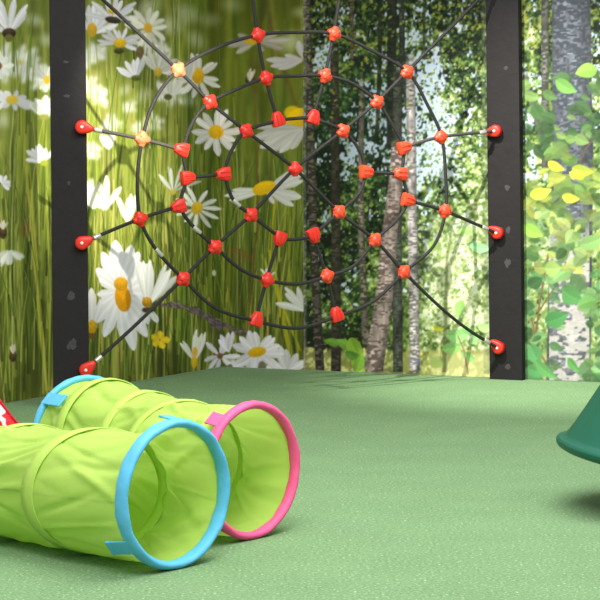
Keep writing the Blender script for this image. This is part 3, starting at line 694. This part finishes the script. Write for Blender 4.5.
def tee_mesh():
    bm = bmesh.new(); b = bmesh.new()
    rows = []
    for y, hw, ht in ((-.032, .034, .018), (-.028, .043, .026), (.004, .043, .030), (.028, .034, .027), (.052, .023, .020), (.057, .017, .015)):
        row = []
        for k in range(16):
            a = 2*PI*(k+.5)/16; c, s_ = math.cos(a), math.sin(a); e = .55
            row.append(b.verts.new((hw*math.copysign(abs(c)**e, c), y, ht*math.copysign(abs(s_)**e, s_))))
        rows.append(row)
    b.faces.new(rows[0][::-1]); b.faces.new(rows[-1])
    for r0, r1 in zip(rows, rows[1:]):
        for k in range(16): b.faces.new((r0[k], r0[(k+1) % 16], r1[(k+1) % 16], r1[k]))
    me = bpy.data.meshes.new('t'); b.to_mesh(me); b.free(); bm.from_mesh(me); bpy.data.meshes.remove(me)
    for s in (-1, 1):
        for x in (-.013, .013): box(bm, Vector((x, .010, s*.0265)), .008, .060, .012, None, .003)
    me = bpy.data.meshes.new('connector'); bmesh.ops.recalc_face_normals(bm, faces=bm.faces[:]); bm.to_mesh(me); bm.free()
    me.polygons.foreach_set('use_smooth', [True]*len(me.polygons)); return me
meshes = {}
for kind, f in (('x', cross_mesh), ('t', tee_mesh)):
    for mn, m in (('r', M_red), ('o', M_orange), ('s', M_salmon)):
        me = f(); me.set_sharp_from_angle(angle=math.radians(32)); me.materials.append(m); meshes[kind+mn] = me
Zv = Vector((0, 0, 1))
def frame_of(p, q):      # local y points from p to q within the net
    a = NP(p); b = NP(q); y = (b-a).normalized(); z = nn; x = y.cross(z).normalized(); z = x.cross(y)
    return a, Matrix((x, y, z)).transposed().to_4x4()
tees = {'C2': 'B2', 'C3': 'B3', 'C8': 'B8', 'C9': 'B9', 'A8': 'B8', 'A9': 'B9', 'B12': 'A12', 'B11': 'A11', 'B5': 'A5', 'B6': 'A6', 'Bn': 'C11', 'Bm': 'C5', 'C11': 'Bn', 'C5': 'Bm'}
for k, p in A.items():
    tone = 's' if k in ('A1', 'A12') else ('o' if p[0] > 320 and p[1] < 280 else 'r')
    if k in tees: a, Mx = frame_of(p, A[tees[k]]); me = meshes['t'+tone]
    else:
        out = (p[0]+(p[0]-295)+.01, p[1]+(p[1]-169)+5); a, Mx = frame_of(p, out); me = meshes['x'+tone]
    o = link('connector', me, None, net); o.matrix_local = Matrix.Translation(a-O) @ Mx
    if tone == 's': o['label'] = 'pale orange connector'
# anchors on the posts, with bolt and steel sleeve
def teardrop(p, q, where):
    a = on_post(p); f_ = fL if p[0] < 300 else fR; b_ = NP(q)
    y_ = (b_-a); yr = y_.normalized(); y_ = (y_-f_*y_.dot(f_)).normalized(); x_ = y_.cross(f_)
    Mx = Matrix((x_, y_, f_)).transposed().to_4x4()
    x2 = yr.cross(f_).normalized(); M2 = Matrix((x2, yr, x2.cross(yr))).transposed().to_4x4()
    bm = bmesh.new(); K = 32; prof = []
    for k in range(K):
        th = 2*PI*k/K
        x = .040*math.sin(th); y = -.040*math.cos(th)
        if y > 0: y *= 1.75; x *= (1-.35*(y/.07))
        prof.append((x, y))
    lays = [(.8, -.035), (1, -.030), (1, .004), (.90, .013), (.70, .017)]
    rings = [[bm.verts.new((x*s, y*s, z)) for x, y in prof] for s, z in lays]
    bm.faces.new(rings[0][::-1]); bm.faces.new(rings[-1])
    for r0, r1 in zip(rings, rings[1:]):
        for k in range(K): bm.faces.new((r0[k], r0[(k+1) % K], r1[(k+1) % K], r1[k]))
    o = obj('anchor', bm, M_red, net); o.matrix_local = Matrix.Translation(a-O) @ Mx
    bm = bmesh.new(); lathe(bm, [(0, .014), (.0095, .014), (.0095, .020), (.006, .023), (0, .023)], 16); b = obj('bolt', bm, M_bolt, o)
    b['label'] = 'pale round bolt cap'
    f = obj('ferrule', ferr(), M_steel, net); f.matrix_local = Matrix.Translation(a-O) @ M2 @ Matrix.Translation((0, .098, 0)); f['label'] = 'bright steel crimp sleeve'
def ferr(r=.0145, h=.046):
    bm = bmesh.new(); lathe(bm, [(0, -h/2), (r*.9, -h/2), (r, -h/2+.003), (r, h/2-.003), (r*.9, h/2), (0, h/2)], 16); bm.transform(Matrix.Rotation(PI/2, 4, 'X')); return bm
for p, q in ((LA[0], A['A12']), (LA[1], A['A11']), (LA[2], (135, 326)), (RA[0], A['A5']), (RA[1], A['A6']), (RA[2], (468, 329.5)), (TLc, A['A1']), (TRc, A['A4'])): teardrop(p, q, 0)
for p, q in (((158.5, 252.5), (165, 260)), ((196.5, 230), (203, 236)), ((236, 203), (241, 208))):
    a, Mx = frame_of(p, q); f = obj('ferrule', ferr(.0138, .06), M_steel, net); f.matrix_local = Matrix.Translation(a-O+nn*.006) @ Mx; f['label'] = 'bright steel crimp sleeve'

# ------------------------------------------------------------------ play tunnels
TR = .226
def frames(path):
    out = []; n = len(path)
    for i, p in enumerate(path):
        a = path[max(0, i-1)]; b = path[min(n-1, i+1)]; t = (b-a); t.z = 0; t.normalize()
        side = Vector((t.y, -t.x, 0)); out.append((p, t, side))
    return out
def tunnel(path, sqz, turn, ribs, label, colA, colB, ra, rb, tabsA, tabsB, seed):
    """path: floor points; sqz(s): height factor; ribs: places 0..1 along the path"""
    pts = catmull(path, False, 40); L = [0]
    for a, b in zip(pts, pts[1:]): L.append(L[-1]+(b-a).length)
    tot = L[-1]; NS = int(tot/.009)
    P = []; j = 0
    for i in range(NS+1):
        d = tot*i/NS
        while j < len(L)-2 and L[j+1] < d: j += 1
        P.append(pts[j].lerp(pts[j+1], (d-L[j])/(L[j+1]-L[j]+1e-9)))
    fr = [(p, Matrix.Rotation(turn(i/NS), 3, 'Z') @ t, Matrix.Rotation(turn(i/NS), 3, 'Z') @ sd) for i, (p, t, sd) in enumerate(frames(P))]; t0 = thing('play_tunnel', path[0], label, 'play tunnel', 'lime green play tunnels on the carpet'); OO = path[0]
    K = 160; R = random.Random(seed)
    ph = [R.uniform(0, 6.28) for _ in range(40)]
    st = [0]+list(ribs)+[1]
    folds = [[(R.uniform(0, 6.283), R.choice([-1, 1, 1])*R.uniform(.1, .9), R.uniform(.035, .13), R.choice([-1, -1, 1])*R.uniform(.004, .016), R.uniform(0, 1), R.uniform(.25, .8)) for _ in range(46)] for _ in range(len(st))]
    def surf(i, a, extra=0, plain=False):
        s = i/NS; p, t, side = fr[i]; h = sqz(s)
        seg = max(q for q in range(len(st)-1) if st[q] <= s+1e-9); f = (s-st[seg])/(st[seg+1]-st[seg]); f = min(1, max(0, f))
        env = math.sin(PI*f)
        r = TR+extra
        if not plain:
            up = .5+.5*math.sin(a)
            r -= env*(.006+.013*up)
            d_ = 0
            for (q0, sl_, wd_, am, fc, fw) in folds[seg]:
                da = (a-q0-sl_*(f-.5)+PI) % (2*PI)-PI
                if abs(da) < 3*wd_: d_ += am*math.exp(-(da/wd_)**2-((f-fc)/fw)**2)
            r += env**.45*d_
        x = math.cos(a)*r*(2-h)**.5; z = math.sin(a)*r*h
        return p-OO+side*x+Vector((0, 0, z+TR*h+.006))
    bm = bmesh.new(); rings = []
    for i in range(NS+1): rings.append([bm.verts.new(surf(i, 2*PI*k/K)) for k in range(K)])
    for A_, B_ in zip(rings, rings[1:]):
        for k in range(K): bm.faces.new((A_[k], A_[(k+1) % K], B_[(k+1) % K], B_[k]))
    sh = obj('tube_fabric', bm, M_lime, t0)
    # rib sleeves
    for rp in ribs:
        c = int(rp*NS); w_ = 3; bm = bmesh.new(); rows = []
        loop = [(-w_-.2, -.001), (-w_, .001), (0, .002), (w_, .001), (w_+.2, -.001), (w_, -.0035), (0, -.0045), (-w_, -.0035)]
        for k in range(K):
            a = 2*PI*k/K; row = []
            for (di, dr) in loop:
                i0 = min(NS, max(0, int(round(c+di)))); q = surf(i0, a, dr, True); row.append(bm.verts.new(q + fr[c][1]*(di-round(di))*.009))
            rows.append(row)
        for k in range(K):
            for m_ in range(8): bm.faces.new((rows[k][m_], rows[k][(m_+1) % 8], rows[(k+1) % K][(m_+1) % 8], rows[(k+1) % K][m_]))
        obj('rib_sleeve', bm, M_sleeve, t0)
    # long darker strip along the inside
    bm = bmesh.new(); a0 = math.radians(178); rows = []
    for i in range(2, NS-1):
        rows.append([bm.verts.new(surf(i, a0+da, dr)) for da, dr in ((-.01, -.0008), (.01, -.0008), (.01, -.003), (-.01, -.003))])
    for A_, B_ in zip(rows, rows[1:]):
        for m_ in range(4): bm.faces.new((A_[m_], A_[(m_+1) % 4], B_[(m_+1) % 4], B_[m_]))
    bm.faces.new(rows[0]); bm.faces.new(rows[-1][::-1]); obj('inner_strip', bm, M_strip, t0)
    # end hoops
    for (i, colr, rr, tabs, sgn) in ((0, colA, ra, tabsA, -1), (NS, colB, rb, tabsB, 1)):
        p, t, side = fr[i]; h = sqz(i/NS); bm = bmesh.new(); KK = 150; rows = []; Q = 14
        for k in range(KK):
            a = 2*PI*k/KK; row = []
            for q in range(Q):
                b = 2*PI*q/Q
                wr = 1+.05*math.sin(9*a+ph[1])*math.sin(b*2)+.045*math.sin(3*b+22*a+2*math.sin(4*a))*(1 if b < PI else .4)+.03*math.sin(13*a+ph[2])
                rad = math.cos(b)*rr[0]*wr; ax = math.sin(b)*rr[1]*wr
                r = TR+.001+rad
                row.append(bm.verts.new(p-OO+side*(math.cos(a)*r*(2-h)**.5)+Vector((0, 0, math.sin(a)*r*h+TR*h+.006+rr[0]*.55))+t*(ax+sgn*rr[1]*.5)))
            rows.append(row)
        for k in range(KK):
            for m_ in range(Q): bm.faces.new((rows[k][m_], rows[k][(m_+1) % Q], rows[(k+1) % KK][(m_+1) % Q], rows[(k+1) % KK][m_]))
        hp = obj('hoop', bm, colr, t0); hp['label'] = ('sky blue' if colr is M_blue else 'pink')+' fabric covered hoop'
        for (ad, len_, away) in tabs:
            a = math.radians(ad); e = Vector((0, 0, math.sin(a)))+side*math.cos(a); c = p-OO+e*(TR+rr[0]*.92)+Vector((0, 0, TR+.012)); tang = (side*-math.sin(a)+Vector((0, 0, math.cos(a)))).normalized()
            bm = bmesh.new(); dirn = (t*-sgn*away[0]+e*away[1]).normalized(); nrm = tang.cross(dirn).normalized()
            Mm = Matrix((tang, dirn, nrm)).transposed(); box(bm, c+dirn*len_*.35, .056, len_, .006, Mm, .0025)
            box(bm, c+dirn*len_*.8, .058, len_*.18, .009, Mm, .003)
            tb = obj('tab', bm, colr, hp); 
    return t0
c1 = fl(172, 568)
d1 = Vector((-.76, .65, 0)).normalized()
p1 = [c1, c1+d1*.28, fl(42, 549)+Vector((0, .10, 0)), fl(-45, 530)+Vector((0, .06, 0)), fl(-170, 522), fl(-300, 526)]
def s1(s): return 1-.13*math.sin(PI*s)**.8
tunnel(p1, s1, lambda s: -.48*math.exp(-((s-.2)/.12)**2), [.17, .36, .54, .72, .88], 'lime green play tunnel in front, its near open end ringed by a wide blue hoop', M_blue, M_blue, (.0145, .027), (.0145, .027),
       [(217, .085, (.9, .18)), (84, .06, (1, .12))], [], 3)
c2 = fl(250, 538.5)
d2 = Vector((-.74, .67, 0)).normalized()
e2 = fl(87, 496)
p2 = [c2, c2+d2*.26, c2.lerp(e2, .55)+Vector((.03, .0, 0)), e2+Vector((.17, -.24, 0)), e2]
def s2(s): return 1+.065*math.exp(-((s-.84)/.12)**2)-.01*math.sin(PI*s)
tunnel(p2, s2, lambda s: 0, [.34, .64, .86], 'lime green play tunnel with a pink hoop at its open end, behind the front tunnel', M_pink, M_blue, (.0145, .022), (.014, .016),
       [(128, .05, (1, .25)), (-8, .02, (.2, .9))], [(136, .15, (1, .02))], 11)

# ------------------------------------------------------------------ red patterned cushion
def cushion_mat():
    m = bpy.data.materials.new('red_white_print'); m.use_nodes = True; nt = m.node_tree; N = nt.nodes.new; L = nt.links.new; b = nt.nodes['Principled BSDF']
    b.inputs['Roughness'].default_value = .4
    tc = N('ShaderNodeTexCoord'); v = N('ShaderNodeTexNoise'); v.inputs['Scale'].default_value = 27; v.inputs['Detail'].default_value = 1; L(tc.outputs['Object'], v.inputs['Vector'])
    r = N('ShaderNodeValToRGB'); r.color_ramp.interpolation = 'LINEAR'; r.color_ramp.elements[0].position = .52; r.color_ramp.elements[0].color = (*lin((208, 24, 40)), 1)
    r.color_ramp.elements[1].position = .55; r.color_ramp.elements[1].color = (*lin((238, 214, 216)), 1)
    L(v.outputs['Fac'], r.inputs[0]); L(r.outputs[0], b.inputs['Base Color']); return m
ct = at(-45, 450, 7.64)
cu = thing('cushion', (ct.x, ct.y, 0), 'red cushion with white print behind the front play tunnel', 'cushion')
bm = bmesh.new(); n = 26; g = {}
for s in (1, -1):
    for i in range(n+1):
        for j in range(n+1):
            u, v = i/n*2-1, j/n*2-1
            edge = i in (0, n) or j in (0, n)
            if s == -1 and edge: g[s, i, j] = g[1, i, j]; continue
            pin = 1-.10*(1-abs(u)**2)*abs(v)**3 ; piv = 1-.10*(1-abs(v)**2)*abs(u)**3
            th = .075*((1-u*u)*(1-v*v))**.42
            g[s, i, j] = bm.verts.new((u*.21*piv, s*th, v*.21*pin))
for s in (1, -1):
    for i in range(n):
        for j in range(n):
            f = [g[s, i, j], g[s, i+1, j], g[s, i+1, j+1], g[s, i, j+1]]; bm.faces.new(f if s == 1 else f[::-1])
cz = Matrix.Rotation(math.radians(6), 4, 'Z') @ Matrix.Rotation(math.radians(-12), 4, 'X') @ Matrix.Rotation(math.radians(-31), 4, 'Y')
bm.transform(cz); mz = min(v.co.z for v in bm.verts); bm.transform(Matrix.Translation((0, 0, -mz+.001)))
obj('cover', bm, cushion_mat(), cu)
bm = bmesh.new(); loop = []
for k in range(4*n):
    q, r_ = divmod(k, n); i, j = [(r_, 0), (n, r_), (n-r_, n), (0, n-r_)][q]; u, v = i/n*2-1, j/n*2-1
    pin = 1-.10*(1-abs(u)**2)*abs(v)**3; piv = 1-.10*(1-abs(v)**2)*abs(u)**3; loop.append(cz @ Vector((u*.211*piv, 0, v*.211*pin))+Vector((0, 0, -mz+.004)))
sweep(bm, loop, .005, 8, True); obj('piping', bm, mat('dark_red_piping', (176, 18, 34), .5), cu)

# ------------------------------------------------------------------ tilted green spinner seat at the right edge
sc = fl(665, 508)
sp = thing('spinning_seat', (sc.x, sc.y, 0), 'dark green plastic spinning seat tilted over, its flared rim entering at the right edge', 'seat')
bm = bmesh.new()
prof = [(0, -.19), (.07, -.185), (.09, -.15), (.10, .10), (.14, .20), (.20, .19), (.26, .12), (.32, .05), (.36, .0), (.375, -.014), (.39, -.020), (.402, -.014), (.409, -.004), (.411, .008), (.405, .018), (.393, .021), (.388, .023), (.378, .030), (.366, .05), (.333, .115), (.288, .21), (.241, .31), (.188, .43), (.160, .52), (.165, .58), (.20, .66), (.25, .72), (.268, .74), (.272, .752), (.26, .755), (.22, .735), (.12, .69), (0, .66)]
pf = []
for (r0, z0), (r1, z1) in zip(prof, prof[1:]):
    for k in range(3): pf.append((r0+(r1-r0)*k/3, z0+(z1-z0)*k/3))
pf.append(prof[-1])
def ribf(a, j, z):
    if z < .03 or z > .55: return 1
    return 1+.012*min(1, (z-.03)/.06)*max(-.6, math.cos(a*14))
lathe(bm, pf, 168, rfun=ribf)
TT = Matrix.Rotation(math.radians(8.5), 4, 'Y') @ Matrix.Rotation(math.radians(2), 4, 'X')
bm.transform(TT); mz = min(v.co.z for v in bm.verts); bm.transform(Matrix.Translation((0, 0, -mz)))
obj('shell', bm, M_green, sp)
